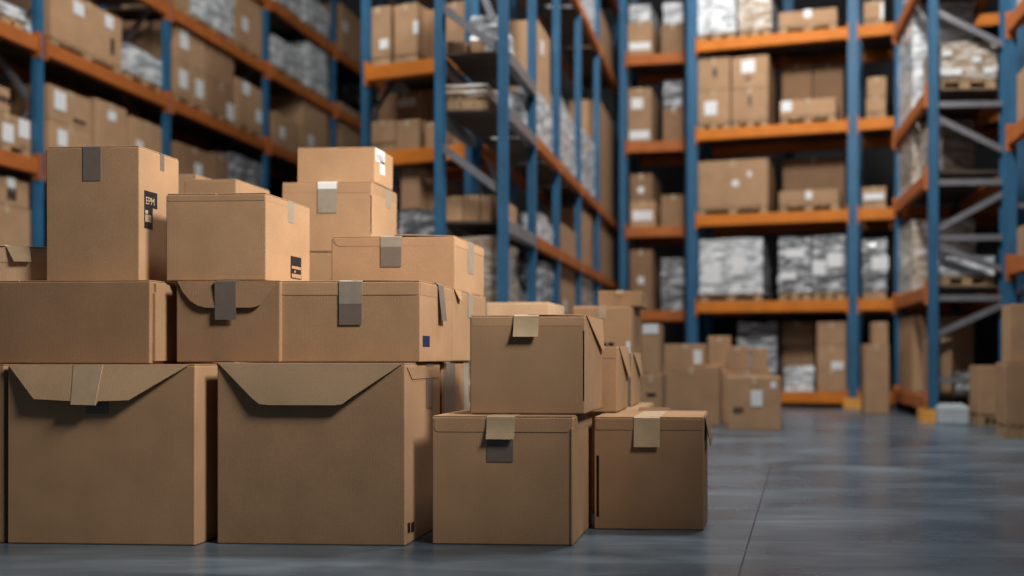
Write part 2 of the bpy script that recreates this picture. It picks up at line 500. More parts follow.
# fourth shelf
place(LR, -12, 24, 1, T[3], 'w', lab('white wrapped load before first visible upright', 'middle shelf'), pal=lab('pallet under white load before first upright', 'middle shelf'))
place(LR, 26, 36, 20, T[3], 'w', lab('narrow white wrapped load against the upright', 'middle shelf'))
place(LR, 51, 122, 2, T[3], 'c', lab('very large carton with two white labels', 'middle shelf'), labels=((.36, .76, .16, .16), (.8, .82, .14, .16)), mark=(.85, .35, .06, .2), pal=lab('pallet under very large two-label carton', 'middle shelf'))
place(LR, 127, 163, 52, T[3], 'w', lab('bright white wrapped load with puckered film', 'middle shelf'), pal=lab('pallet under bright puckered white load', 'middle shelf'))
t = place(LR, 175, 206, 66, T[3], 'c', lab('square carton with two labels under another', 'middle shelf'), labels=((.25, .5, .18, .26), (.78, .45, .18, .26)), pal=lab('pallet under square labelled cartons', 'middle shelf'))
place(LR, 175, 206, 29, t, 'c', lab('square carton with one label on top of another', 'middle shelf'), labels=((.28, .6, .18, .26),))
t = place(LR, 208, 234, 83, T[3], 'c', lab('brown carton beneath another, white tag low down', 'middle shelf'), labels=((.85, .2, .18, .26),), mat='card_brown_shade', pal=lab('pallet under two brown cartons', 'middle shelf'))
place(LR, 208, 234, 48, t, 'c', lab('brown carton on top of another', 'middle shelf'), mat='card_brown_shade')
place(LR, 237, 262, 84, T[3], 'c', lab('carton with round white patch on top corner', 'middle shelf'), labels=((.35, .85, .2, .2), (.85, .35, .16, .2)), pal=lab('pallet under white-patch carton', 'middle shelf'))
place(LR, 274, 300, 118, T[3], 'c', lab('lower carton behind third upright', 'middle shelf'), labels=((.3, .5, .16, .2),))
place(LR, 303, 328, 101, T[3], 'c', lab('large plain carton at the far bay', 'middle shelf'), labels=((.3, .25, .2, .22),), pal=lab('pallet under large plain carton in far bay', 'middle shelf'))
# fifth shelf
place(LR, 176, 190, -30, T[4], 'c', lab('carton beside the third upright, cut by frame top', 'upper shelf'), pal=lab('pallet under frame-cut carton', 'upper shelf'))
place(LR, 192, 233, -18, T[4], 'w', lab('white wrapped load', 'upper shelf'), pal=lab('pallet under white wrapped load', 'upper shelf'))
place(LR, 237, 262, -22, T[4], 'c', lab('tall carton beside white wrapped load', 'upper shelf'), labels=((.3, .3, .16, .22),), pal=lab('pallet under tall carton beside white load', 'upper shelf'))
place(LR, 273, 303, 44, T[4], 'w', lab('grey-white load in far bay', 'upper shelf'), pal=lab('pallet under grey-white far load', 'upper shelf'))
place(LR, 308, 327, 48, T[4], 'w', lab('white wrapped bundle by the last upright', 'upper shelf'), pal=lab('pallet under white bundle by last upright', 'upper shelf'))
place(LR, 340, 360, 108, T[3], 'c', lab('carton glimpsed beyond last upright', 'middle shelf'))
place(LR, 306, 328, 2, T[5], 'w', lab('tall white load', 'topmost shelf'), pal=lab('pallet under tall white load', 'topmost shelf'))
place(LR, 341, 361, 12, T[5], 'c', lab('carton beyond the last visible upright', 'topmost shelf'), labels=((.2, .55, .2, .2),), pal=lab('pallet under carton beyond last upright', 'topmost shelf'))
place(LR, 278, 300, -20, T[5], 'w', lab('white load behind third upright', 'topmost shelf'), pal=lab('pallet under white load behind third upright', 'topmost shelf'))

# ---- short cross rack
PR = Face((-4.50, 9.88), (-3.11, 9.50))
PZ = [0.15, 1.1, 2.02, 3.13, 4.16, 5.5]
rack('short orange-beamed cross rack behind the piled boxes, left of the tall blue posts', PR, [0.0, 1.44], 0.95, PZ, 0.085, fl=0.06)
T = [shelf_top(z) for z in PZ]
RN = 'of the short cross rack'
place(PR, 366, 390, 7, T[4], 'c', lab('tall carton with white label low down', 'upper shelf'), labels=((.75, .25, .12, .12),), pal=lab('pallet under tall carton with low label', 'upper shelf'))
place(PR, 394, 417, 4, T[4], 'c', lab('tall carton with white tag on one edge', 'upper shelf'), labels=((.95, .5, .07, .16),), pal=lab('pallet under tall carton with edge tag', 'upper shelf'))
place(PR, 422, 434, 10, T[4], 'c', lab('narrow brown carton set back', 'upper shelf'), back=.3, mat='card_brown_shade')
place(PR, 444, 465, 2, T[4], 'c', lab('tall carton beyond the tall blue post', 'upper shelf'), pal=lab('pallet under tall carton beyond blue post', 'upper shelf'))
place(PR, 370, 395, 121, T[3], 'c', lab('pale carton in a pair', 'middle shelf'), dep=.5, pal=lab('pallet under pale carton pair', 'middle shelf'))
place(PR, 396, 419, 120, T[3], 'c', lab('second pale carton in a pair', 'middle shelf'), dep=.5)
place(PR, 425, 437, 122, T[3], 'c', lab('small carton against the tall blue post', 'middle shelf'), dep=.5)
place(PR, 378, 432, 92, T[3], 'c', lab('dark brown carton behind pale pair', 'middle shelf'), back=.62, dep=.3, mat='card_brown_shade', labels=((.55, .85, .26, .1),))
t = place(PR, 400, 436, 209, T[2], 'w', lab('squat grey film load', 'lower shelf'), mat='wrap_grey')
place(PR, 401, 419, 168, t, 'c', lab('upright carton on the grey load', 'lower shelf'), dep=.55)
place(PR, 422, 436, 178, t, 'c', lab('brown carton on the grey load', 'lower shelf'), dep=.5, back=.2, mat='card_brown_shade')

# ---- double-sided rack whose blue posts stand close together in the middle
MR = Face((-2.16, 7.70), (-2.16, 14.9))
MZ = [0.15, 1.97, 3.02, 5.45, 6.85]
rack('narrow rack of closely spaced tall blue posts in the middle of the hall', MR, [0.0, 1.08, 2.25, 3.60, 5.10, 7.15], 0.66, MZ, 0.09, beam='rust', steel_bays=(0,), fl=0.07, bh=0.13, plates=False, extra=((0, 3.55),), braces={0: ((2.3, 2.75), (3.6, 4.05), (0.5, 1.0), (4.9, 4.9)), **{k: ((1.1, 2.6), (3.3, 4.8), (5.6, 7.1)) for k in (1, 2, 3, 4, 5)}})
T = [shelf_top(z) for z in MZ]
RN = 'of the narrow blue-post rack'
ME = Face((-2.82, 7.70), (-2.16, 7.70))      # its near end
def lab2(n): return '%s, seen through the end of the blue-post rack' % n
place(ME, 446, 462, 196, T[1], 'c', lab2('first carton of a row of three'), dep=.7, back=.1)
place(ME, 463, 479, 195, T[1], 'c', lab2('middle carton of a row of three'), dep=.7, back=.1)
place(ME, 480, 497, 195, T[1], 'c', lab2('last carton of a row of three'), dep=.7, back=.1)
place(ME, 447, 487, 97, T[2], 'w', lab2('tan wrapped load'), dep=.75, back=.1, mat='wrap_tan', pal=lab2('pallet under tan wrapped load'))
t = shelf_top(3.55)
place(ME, 447, 466, 44, t, 'c', lab2('brown carton on the grey shelf'), dep=.7, back=.1, mat='card_brown_shade')
t = place(ME, 470, 497, 40, t, 'c', lab2('white-labelled carton on the grey shelf'), dep=.7, back=.1, labels=((.7, .5, .08, .1),))
place(ME, 472, 496, 14, t, 'w', lab2('white bundle on a grey-shelf carton'), dep=.6, back=.12)
t = place(ME, 447, 496, 236, T[0], 'w', lab2('tall tan load on the floor shelf'), dep=.75, back=.1, mat='wrap_tan')
mr = [  # px0, px1, ytop, shelf, kind, description, material
    (537, 552, 216, 1, 'w', 'small white load, second bay', 'wrap'),
    (560, 576, 228, 1, 'c', 'carton, third bay', 'card'), (582, 592, 212, 1, 'c', 'tall carton, fourth bay', 'card'), (600, 613, 222, 1, 'c', 'carton, last bay', 'card'),
    (537, 552, 100, 2, 'w', 'bright white load, second bay', 'wrap'), (560, 575, 114, 2, 'w', 'bright white load, third bay', 'wrap'), (582, 594, 136, 2, 'w', 'white load, fourth bay', 'wrap'),
    (600, 613, 112, 2, 'c', 'tall pale carton, last bay', 'card'),
    (582, 594, -30, 3, 'w', 'tall white load, fourth bay', 'wrap'), (567, 576, -60, 3, 'w', 'dull grey load, third bay', 'wrap_grey'),
    (600, 613, 24, 3, 'c', 'pale carton, last bay', 'card'), (600, 613, -40, 4, 'w', 'white load, last bay', 'wrap'),
    (538, 552, 262, 0, 'w', 'grey load, second bay', 'wrap_grey'), (560, 575, 268, 0, 'c', 'carton with long white label, third bay', 'card'), (582, 593, 272, 0, 'w', 'pale load, fourth bay', 'wrap_tan'),
    (600, 613, 284, 0, 'c', 'carton, last bay', 'card'),
]
SN = ['floor shelf', 'low shelf', 'middle shelf', 'high shelf', 'top shelf']
for a, b, y, k, kind, d, m in mr:
    tt = place(MR, a, b, y, T[k], kind, lab(d, SN[k]), dep=.5, back=.05, mat=m, **({'labels': one} if 'label' in d else {}))
    if d.startswith('bright white load, second'): place(MR, 538, 550, 30, tt, 'c', lab('tall carton on bright white load', SN[k]), dep=.45, back=.08, labels=one)

# ---- the wide rack that closes the aisle
BR = Face((-0.758, 13.28), (1.70, 12.80))
BZ = [0.15, 1.55, 2.91, 4.26, 5.66, 7.1]
BL_ = BR.L
rack('wide orange-beamed rack facing the camera at the end of the aisle', BR, [0.0, BL_, BL_ + 2.4], 1.1, BZ, 0.15, guards=(1,), rear_posts=(1.36,))
T = [shelf_top(z) for z in BZ]
RN = 'of the aisle-end rack'
pl = lambda n, sh: lab('pallet under ' + n, sh)
s5, s4, s3, s2, s1 = 'top visible shelf', 'second shelf down', 'third shelf down', 'lowest main shelf', 'floor shelf'
place(BR, 698, 735, -8, T[4], 'w', lab('bright white wrapped load', s5), pal=pl('bright white wrapped load', s5), labels=((.5, .25, .16, .2),))
place(BR, 739, 771, -5, T[4], 'w', lab('tan wrapped load', s5), mat='wrap_tan', pal=pl('tan wrapped load', s5))
place(BR, 779, 837, 10, T[4], 'c', lab('wide low carton with round white tag', s5), labels=((.5, .75, .12, .12),), pal=pl('wide low carton', s5))
place(BR, 864, 884, 1, T[4], 'c', lab('carton with white edge strip, narrow bay', s5), labels=((.9, .4, .05, .25),), pal=pl('carton in narrow bay', s5))
t = place(BR, 697, 730, 91, T[3], 'c', lab('lower carton with big white label', s4), labels=((.42, .45, .2, .22),), pal=pl('four stacked cartons, first', s4))
place(BR, 697, 730, 58, t, 'c', lab('upper carton without label', s4), mark=(.55, .55, .08, .14))
t = place(BR, 732, 768, 88, T[3], 'c', lab('lower plain carton in the stack of four', s4), mark=(.5, .6, .06, .16), pal=pl('four stacked cartons, second', s4))
place(BR, 732, 768, 56, t, 'c', lab('upper carton with big white label', s4), labels=((.45, .68, .22, .2),), mark=(.45, .3, .1, .05))
place(BR, 780, 836, 99, T[3], 'c', lab('low wide carton with white label', s4), labels=((.12, .65, .16, .16),), dep=.5, pal=pl('low wide carton', s4))
place(BR, 782, 812, 64, T[3], 'c', lab('shade-darkened carton behind low wide carton, nearer mid-bay', s4), back=.62, dep=.42, mat='card_brown_shade', mark=(.7, .45, .1, .1))  # browner board puts the rear row's shade into its colour
place(BR, 813, 843, 63, T[3], 'c', lab('shade-darkened carton behind low wide carton, nearer blue post', s4), back=.62, dep=.42, mat='card_brown_shade', mark=(.2, .4, .14, .14))  # same rear-row shade, painted by the browner board
t = place(BR, 866, 886, 97, T[3], 'c', lab('lower carton, narrow bay', s4), pal=pl('two cartons, narrow bay', s4))
place(BR, 867, 886, 77, t, 'c', lab('upper carton, narrow bay', s4))
place(BR, 698, 768, 160, T[2], 'c', lab('huge plain carton with faint white marks', s3), labels=((.54, .5, .1, .1), (.74, .68, .06, .08)), pal=pl('huge plain carton', s3))
place(BR, 779, 839, 190, T[2], 'c', lab('low wide carton', s3), labels=((.5, .6, .1, .12),), dep=.5, pal=pl('low wide carton', s3))
place(BR, 783, 845, 158, T[2], 'c', lab('long shade-darkened carton in the dim rear row', s3), back=.62, dep=.42, mat='card_brown_shade')  # shade of the shelf's depth put into the board colour
place(BR, 862, 886, 187, T[2], 'c', lab('carton with pale band, narrow bay', s3), labels=((.5, .3, .3, .1),), pal=pl('carton, narrow bay', s3))
place(BR, 700, 762, 238, T[1], 'w', lab('white wrapped load with loose sheets', s2), mat='wrap', labels=((.2, .35, .28, .3), (.62, .5, .2, .3)), pal=pl('white wrapped load with loose sheets', s2))
place(BR, 779, 811, 237, T[1], 'w', lab('first of two paired wrapped loads', s2), mat='wrap_grey', labels=((.5, .7, .3, .14), (.3, .3, .24, .12)), pal=pl('first paired load', s2))
place(BR, 813, 845, 235, T[1], 'w', lab('second of two paired wrapped loads, sheet taped on', s2), mat='wrap_grey', labels=((.2, .42, .2, .22), (.68, .55, .22, .22)), pal=pl('second paired load', s2))
place(BR, 863, 886, 238, T[1], 'w', lab('grey wrapped load with white label, narrow bay', s2), mat='wrap_grey', labels=((.75, .52, .24, .2),), pal=pl('grey load, narrow bay', s2))
t = place(BR, 817, 846, 369, T[0], 'c', lab('bottom carton of a three-high stack', s1), dep=.6)
t = place(BR, 817, 846, 346, t, 'c', lab('middle carton of a three-high stack', s1), dep=.6, labels=((.7, .15, .18, .12),))
place(BR, 817, 846, 322, t, 'c', lab('top carton of a three-high stack', s1), dep=.6)
place(BR, 785, 813, 366, T[0], 'w', lab('squat bag-like white load', s1), dep=.55)
place(BR, 738, 776, 322, T[0], 'w', lab('dark grey wrapped load behind the floor cartons', s1), mat='wrap_grey', back=.4, dep=.6)
place(BR, 782, 814, 322, T[0], 'c', lab('dim brown carton behind the white bag', s1), mat='card_brown_shade', back=.68, dep=.35)

# ---- recessed rack to the left of it
BK = Face((-1.95, 13.95), (-0.83, 13.85))
KZ = [0.15, 1.45, 2.84, 4.25, 5.70]
rack('dim recessed rack between the blue-post rack and the aisle-end rack', BK, [0.0, 1.10], 1.0, KZ, 0.11, beam='rust')
T = [shelf_top(z) for z in KZ]
RN = 'of the dim recessed rack'
r4, r3, r2, r1 = 'top visible shelf', 'second shelf down', 'third shelf down', 'fourth shelf down'
t = place(BK, 628, 652, 22, T[4], 'c', lab('carton with wide white strip', r4), labels=((.5, .3, .36, .12),))
place(BK, 630, 650, 4, t, 'w', lab('white bundle on the strip-labelled carton', r4))
t = place(BK, 661, 684, 24, T[4], 'c', lab('plain brown carton', r4), mat='card_brown_shade')
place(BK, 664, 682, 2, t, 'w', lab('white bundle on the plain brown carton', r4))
place(BK, 628, 651, 88, T[3], 'c', lab('tall carton with two white labels', r3), labels=((.4, .72, .2, .18), (.5, .15, .34, .14)))
t = place(BK, 663, 684, 108, T[3], 'c', lab('low carton under a wrapped bundle', r3), mat='card_brown_shade')
place(BK, 664, 682, 80, t, 'w', lab('grey bundle on the low carton', r3), mat='wrap_grey')
t = place(BK, 630, 655, 201, T[2], 'c', lab('carton with broad white label', r2), labels=((.5, .45, .34, .16),))
place(BK, 630, 652, 174, t, 'c', lab('brown carton on the broad-label carton', r2), mat='card_brown_shade', labels=((.5, .4, .1, .1),))
place(BK, 661, 686, 195, T[2], 'c', lab('square carton', r2), mat='card_brown_shade')
place(BK, 630, 652, 250, T[1], 'c', lab('tall brown carton', r1), mat='card_brown_shade', labels=((.5, .5, .1, .12),))
place(BK, 662, 684, 258, T[1], 'w', lab('grey wrapped load', r1), mat='wrap_grey')

# ---- rack on the aisle's other side, its braced end towards the camera
RR = Face((2.26, 12.40), (2.26, 10.20))
RZ = [0.22, 1.55, 2.93, 3.92, 5.45]
rack('rack with grey-braced blue end frame on the aisle\'s far side', RR, [0.0, 2.20], 0.93, RZ, 0.12, beam='rust', guards=(1,), braces={1: ((6.3, 5.9), (5.5, 5.5), (4.93, 4.47), (3.79, 3.79), (3.66, 3.22), (2.86, 2.86), (2.27, 2.74), (2.2, 2.2), (2.12, 1.80), (1.48, 1.48), (1.02, 1.42), (0.5, 0.5))})
T = [shelf_top(z) for z in RZ]
RN = 'of the grey-braced rack'
def lab3(n): return '%s, aisle face of the grey-braced rack' % n
place(RR, 897, 913, 20, T[3], 'w', lab3('white wrapped load high up'), back=.04)
place(RR, 897, 913, 132, T[2], 'w', lab3('tan wrapped load on the shelf below'), mat='wrap_tan', back=.04)
place(RR, 897, 913, 225, T[1], 'w', lab3('pale tall load above the floor shelf'), mat='wrap_tan', back=.04)
place(RR, 897, 913, 318, T[0], 'c', lab3('carton on the floor shelf'), back=.04)
RE = Face((2.26, 10.20), (3.10, 10.20))
def lab4(n): return '%s, seen through the grey-braced end frame' % n
place(RE, 934, 996, 42, T[3], 'w', lab4('brown load with white labels under film'), mat='wrap_tan', dep=.62, back=.12, labels=((.2, .68, .12, .07), (.68, .5, .1, .07), (.25, .18, .28, .09), (.88, .2, .12, .08)), pal=lab4('pallet under brown film-wrapped load'))
place(RE, 932, 941, 122, T[2], 'w', lab4('slim tan load on the dark middle shelf'), mat='wrap_tan', dep=.6, back=.12)
place(RE, 940, 994, 254, T[1], 'w', lab4('low heap of silver film'), mat='wrap', dep=.6, back=.12, pal=lab4('pallet under silver film heap'))
place(RE, 934, 952, 338, T[0], 'c', lab4('carton on the floor shelf'), dep=.62, back=.12)
place(RE, 956, 994, 372, T[0], 'w', lab4('dull silver load near the floor'), mat='wrap_grey', dep=.6, back=.14)

# ---- rack cut by the picture's edge
FR = Face((2.93, 9.36), (2.93, 6.4))
FZ = [0.15, 1.75, 3.16, 4.38, 5.8]
rack('near rack with orange beams cut by the frame edge behind the tall cartons', FR, [0.0, 2.6], 0.95, FZ, 0.09, beam='rust', fl=0.07)
T = [shelf_top(z) for z in FZ]
RN = 'of the edge-cut rack'
place(FR, 1011, 1050, 62, T[2], 'c', lab('tall carton', 'middle shelf'), labels=())
place(FR, 1010, 1050, -40, T[3], 'w', lab('wrapped tan load', 'upper shelf'), mat='wrap_tan')
place(FR, 1012, 1050, 222, T[1], 'c', lab('carton', 'lower shelf'))

# ------------------------------------------------------------------ cartons standing on the open floor in the middle distance
def floor_carton(px0, px1, ytop, Y, dep, label, z0=0.0, rz=0.0, pal=None, **kw):
    f = Face((X_at(px0, Y), Y), (X_at(px1, Y), Y))
    return place(f, px0, px1, ytop, z0, 'c', label, dep=dep, back=0.0, pal=pal, **kw)
floor_carton(727, 781, 377, 8.95, .5, 'carton with white label and tape patch alone on the open floor', labels=((.55, .6, .12, .17), (.86, .85, .06, .07)), mark=(.22, .38, .11, .06), handle=False)
t = floor_carton(663, 720, 366, 9.5, .6, 'large plain carton standing beside the white-labelled floor carton')
floor_carton(664, 706, 344, 9.55, .45, 'low carton with pale blue label on the large plain carton', z0=t, labels=((.8, .4, .09, .16),))
t = floor_carton(722, 772, 371, 9.9, .7, 'carton right behind the white-labelled floor carton, bearing two small ones')
floor_carton(727, 749, 346, 9.95, .5, 'small square carton behind the white-labelled floor carton', z0=t)
floor_carton(752, 768, 348, 9.95, .4, 'smaller carton beside the dark bay behind the labelled floor carton', z0=t)
t = floor_carton(700, 730, 366, 10.5, .5, 'hidden-footed carton behind the large plain carton')
floor_carton(708, 731, 336, 10.55, .4, 'carton peeping over the low blue-labelled carton', z0=t)
t = floor_carton(640, 662, 374, 8.6, .5, 'carton with dark hand hole left of the large plain carton', handle=True)
floor_carton(641, 660, 324, 8.62, .45, 'upright carton with white top above the hand-hole carton', z0=t, labels=((.5, .9, .16, .1),))
t = floor_carton(573, 631, 306, 6.0, .62, 'big carton with printed marks behind the stacked foreground boxes', mark=(.55, .75, .16, .05), labels=((.95, .7, .03, .18),))
floor_carton(598, 641, 291, 6.15, .4, 'flat carton lying on the big printed carton', z0=t)
t = floor_carton(865, 889, 344, 11.6, .4, 'tall carton on the floor at the blue post of the aisle-end rack')
floor_carton(873, 888, 322, 11.65, .3, 'small carton on the tall one at the blue post', z0=t)
floor_carton(979, 1003, 366, 9.65, .4, 'brown open-topped carton on a pallet at the frame edge, further one', pal='pallet under the further brown carton at the frame edge', mat='card', tape=False)
t = floor_carton(1006, 1044, 363, 8.2, .32, 'nearest brown carton on a pallet, cut by the frame edge', pal='pallet under the nearest brown carton at the frame edge', mat='card', tape=False)
floor_carton(1010, 1044, 304, 8.25, .27, 'tall brown carton stacked on the nearest one at the frame edge', z0=t, mat='card', tape=False)
bm = bmesh.new(); bm_box(bm, -.17, .17, -.12, .12, 0, .21, .02, 3)
bm_box(bm, -.13, .13, -.09, .09, .205, .235, .012, 2)
o = obj('plastic_block', bm, 'grey_block'); o.location = (X_at(952, 9.9), 9.9, 0)
tag(o, 'pale grey plastic block on the floor at the grey-braced end frame', 'block')
# ------------------------------------------------------------------ the foreground pile of cardboard boxes
class Box:
    """A detailed cardboard box: measured from its front edges, standing at depth D, with helpers that turn marks on its faces into local places."""
    def __init__(s, label, px0, px1, D, z0, ztop=None, ytop=None, pxr=None, dep=None, mat='card', pockets=(), flaps=(0.0, 0.0), rz=0.0, top=True):
        mid = (px0 + px1) / 2
        s.Y = D * ray(mid).y
        s.X0, s.X1 = X_at(px0, s.Y), X_at(px1, s.Y)
        if ztop is None: ztop = Z_at(mid, ytop, s.Y)
        s.z0 = z0; s.top = ztop
        s.w = s.X1 - s.X0; s.h = ztop - z0
        s.d = dep if dep else Y_on_X(pxr, s.X1) - s.Y
        s.cx, s.cy = (s.X0 + s.X1) / 2, s.Y + s.d / 2
        s.mat = mat
        s.root = thing('cardboard_box', label, 'box', (s.cx, s.cy, z0 + 0.0006), rz)
        w, d, h = s.w / 2, s.d / 2, s.h - 0.0065
        bm = bmesh.new()
        bm_box(bm, -w, w, -d, d, 0, h, 0.0055, 3, 0.0012)
        for (a, b, z_0, z_1, dp) in pockets:                       # slots cut into the front
            x_0, x_1 = s.fx(a), s.fx(b); zz0, zz1 = s.fz(z_1), s.fz(z_0)
            for co, no in (((x_0, 0, 0), (1, 0, 0)), ((x_1, 0, 0), (1, 0, 0)), ((0, 0, zz0), (0, 0, 1)), ((0, 0, zz1), (0, 0, 1))):
                bmesh.ops.bisect_plane(bm, geom=bm.verts[:] + bm.edges[:] + bm.faces[:], plane_co=co, plane_no=no)
            fs = [f for f in bm.faces if abs(f.normal.y) > 0.8 and f.calc_center_median().y < -d + 0.01 and x_0 < f.calc_center_median().x < x_1 and zz0 < f.calc_center_median().z < zz1]
            r = bmesh.ops.extrude_face_region(bm, geom=fs)
            bmesh.ops.delete(bm, geom=fs, context='FACES')
            bmesh.ops.translate(bm, verts=[v for v in r['geom'] if isinstance(v, bmesh.types.BMVert)], vec=(0, dp, 0))
        obj('body', bm, mat, s.root)
        if top:
            for sx, tilt in ((-1, flaps[0]), (1, flaps[1])):
                bm = bmesh.new()
                L = w - 0.003
                bm_box(bm, 0, L - 0.002, -d + 0.003, d - 0.003, 0, 0.005, 0.0015)
                bm.transform(Matrix.Rotation(-tilt, 4, 'Y'))
                if sx > 0: bm.transform(Matrix.Scale(-1, 4, (1, 0, 0)))
                bm.transform(Matrix.Translation((sx * (w - 0.003), 0, h + 0.0008)))
                obj('flap', bm, mat, s.root)
    def fx(s, px): return X_at(px, s.Y) - s.cx
    def fz(s, py): return CAM_H + (HOR - py) * (s.Y / ray((PPX + 0) if False else s.pxm()).y) / F - s.z0
    def pxm(s):                                                     # column of the front's middle
        q = s.cx / s.Y; a = math.atan(q) + TH
        return PPX + F * math.tan(a)
    def sy(s, px): return Y_on_X(px, s.X1) - s.cy
    def sz(s, px, py):
        Y = Y_on_X(px, s.X1); return Z_at(px, py, Y) - s.z0

    def tape(s, px0, px1, py, mat='grey_tape', run=None, lift=0.0, name='tape', off=0.0006, start=None):
        x0, x1 = s.fx(px0), s.fx(px1); xc = (x0 + x1) / 2
        f = -s.d / 2 - off; h = s.h - 0.0004
        if run is None: run = s.d - 0.01
        z1 = s.fz(py)
        if start is None:
            pts = [(xc, -s.d / 2 + run, h), (xc, -s.d / 2 + 0.006, h), (xc, f, h - 0.005)]
            zs = h - 0.005
        else:
            zs = s.fz(start); pts = [(xc, f, zs)]
        n = 7
        for k in range(1, n + 1):
            q = k / n
            pts.append((xc, f - lift * q * q, zs + (z1 - zs) * q))
        bm = bmesh.new(); bm_ribbon(bm, pts, (1, 0, 0), x1 - x0, 0.0012)
        return obj(name, bm, mat, s.root)
    def side_tape(s, px0, px1, py, mat='pale_tape', run=0.15, lift=0.0, name='tape', start=None):
        y0, y1 = s.sy(px0), s.sy(px1); yc = (y0 + y1) / 2
        z1 = s.sz((px0 + px1) / 2, py); f = s.w / 2 + 0.0006; h = s.h - 0.0004
        pts = [(s.w / 2 - run, yc, h), (s.w / 2 - 0.006, yc, h + lift * .3), (f + lift * .25, yc, h - 0.004)] if start is None else [(f, yc, s.sz((px0 + px1) / 2, start))]
        zs = pts[-1][2]; x = pts[-1][0]
        for k in range(1, 7):
            q = k / 6; pts.append((x + lift * q, yc, zs + (z1 - zs) * q))
        bm = bmesh.new(); bm_ribbon(bm, pts, (0, 1, 0), y1 - y0, 0.0012)
        return obj(name, bm, mat, s.root)
    def band(s, py, cut=0.02, inset=0.0, side=True):
        """The folded lid edge: a strip lying on the front (and on the side) under the top edge, its lower corners cut off."""
        z1, h = s.fz(py), s.h - 0.011
        w = s.w / 2 - 0.006 - inset; y = -s.d / 2
        bm = bmesh.new()
        bm_panel(bm, [(-w, y, h), (w, y, h), (w, y, z1 + cut), (w - cut * .4, y, z1 + cut * .3), (w - cut, y, z1), (-w + cut, y, z1), (-w + cut * .4, y, z1 + cut * .3), (-w, y, z1 + cut)], (0, -1, 0), 0.0013)
        obj('lid_edge', bm, s.mat, s.root)
        if side:
            d = s.d / 2 - 0.006; x = s.w / 2
            bm = bmesh.new()
            bm_panel(bm, [(x, -d, h), (x, d, h), (x, d, z1), (x, -d, z1)], (1, 0, 0), 0.0013)
            obj('lid_edge', bm, s.mat, s.root)
    def fold(s, pts, tilt, th=0.004, mat=None, name='front_flap'):
        """A flap folded down over the front: corner points as seen on the front, swung out by tilt about the top edge."""
        t = math.tan(tilt); bm = bmesh.new(); y = -s.d / 2 - 0.001; h = s.h - 0.002
        P = []
        for (px, py) in pts:
            z = min(s.fz(py), h); P.append((s.fx(px), y - (h - z) * t, z))
        bm_panel(bm, P, (0, -math.cos(tilt), math.sin(tilt)), th)
        o = obj(name, bm, mat or s.mat, s.root)
        return o
    def droop(s, y0, y1, drop, out, th=0.004, pointed=0.75):
        """A side flap hanging loose outside the right-hand top edge."""
        x = s.w / 2 + 0.001; h = s.h - 0.003
        bm = bmesh.new()
        ym = y0 + (y1 - y0) * pointed
        bm_panel(bm, [(x, y0, h), (x, y1, h), (x + out, y1 - 0.01, h - drop), (x + out, ym, h - drop)], (1, 0, out / max(drop, .01)), th)
        return obj('side_flap', bm, s.mat, s.root)
    def side_sheet(s, px0, px1, py0, py1, mat='ink', name='label', out=0.0008):
        y0, y1 = s.sy(px0), s.sy(px1); pm = (px0 + px1) / 2
        z1, z0 = s.sz(pm, py0), s.sz(pm, py1); x = s.w / 2
        bm = bmesh.new(); bm_box(bm, x + out - 0.0006, x + out + 0.0006, y0, y1, z0, z1)
        return obj(name, bm, mat, s.root), y0, y1, z0, z1
    def side_text(s, body, y, z, size, mat, out=0.003, squeeze=1.0):
        c = bpy.data.curves.new('printed_text', 'FONT'); c.body = body; c.size = size; c.extrude = 0.0003
        c.materials.append(M[mat])
        t = bpy.data.objects.new('printed_text_curve', c)
        me = bpy.data.meshes.new_from_object(t); bpy.data.objects.remove(t)
        me.name = 'printed_text'; me.materials.clear(); me.materials.append(M[mat])
        o = bpy.data.objects.new('printed_text', me); COL.objects.link(o); o.parent = s.root
        o.location = (s.w / 2 + out, y, z); o.rotation_euler = (math.pi / 2, 0, math.pi / 2); o.scale = (squeeze, 1, 1)
        return o

# ---- floor row
z_a, z_b = 0.760, 0.766
A0 = Box('large box cut by the frame edge, on the floor beside the darkest envelope-flap box', -120, 4, 3.60, 0, ztop=z_a, dep=.44)
A = Box('big floor box with trapezoid front flap lifted at its tab', 7, 195, 3.55, 0, ztop=z_a, dep=.44)
A.fold([(9, 364), (190, 364), (135, 400), (105, 401), (103, 404), (80, 404), (78, 401), (41, 399)], math.radians(13), mat='card_flap_lit')
A.fold([(75, 364), (104, 364), (103, 405), (79, 404.5)], math.radians(13), th=.0062, mat='kraft', name='tape')
A.tape(86, 109, 414, 'grey_tape', start=396)
B = Box('big floor box with wide envelope flap, in the middle of the bottom row', 217, 405, 3.545, 0, ztop=z_b, pxr=440)
B.fold([(219, 362), (403, 362), (353, 398), (345, 404), (337, 405), (272, 405), (263, 404), (255, 398)], math.radians(8), mat='card_flap_lit')
B.side_sheet(407.5, 410, 523, 533, 'ink', 'printed_mark'); B.side_sheet(411, 414, 522, 532, 'ink', 'printed_mark')
B.side_tape(426, 433, 408, 'grey_tape', run=.1)
bm = bmesh.new(); y0 = B.sy(407); bm_panel(bm, [(B.w / 2, y0, B.h - .02), (B.w / 2, B.d / 2 - .02, B.h - .02), (B.w / 2, B.d / 2 - .02, B.h - .07), (B.w / 2, y0 + .05, B.h - .07)], (1, 0, 0), .003)
obj('lid_edge', bm, 'card', B.root)
z_c = 0.8 - 61 * 3.545 / F
C = Box('floor box with folded kraft tab over grey tape, under a smaller box', 432, 573, 3.545, 0, ztop=z_c, pxr=592)
C.band(432, .015, .004)
C.tape(487, 513, 462, 'grey_tape', run=.1)
C.tape(487, 515, 439, 'kraft', run=.1, lift=.014, off=.004, name='tab')
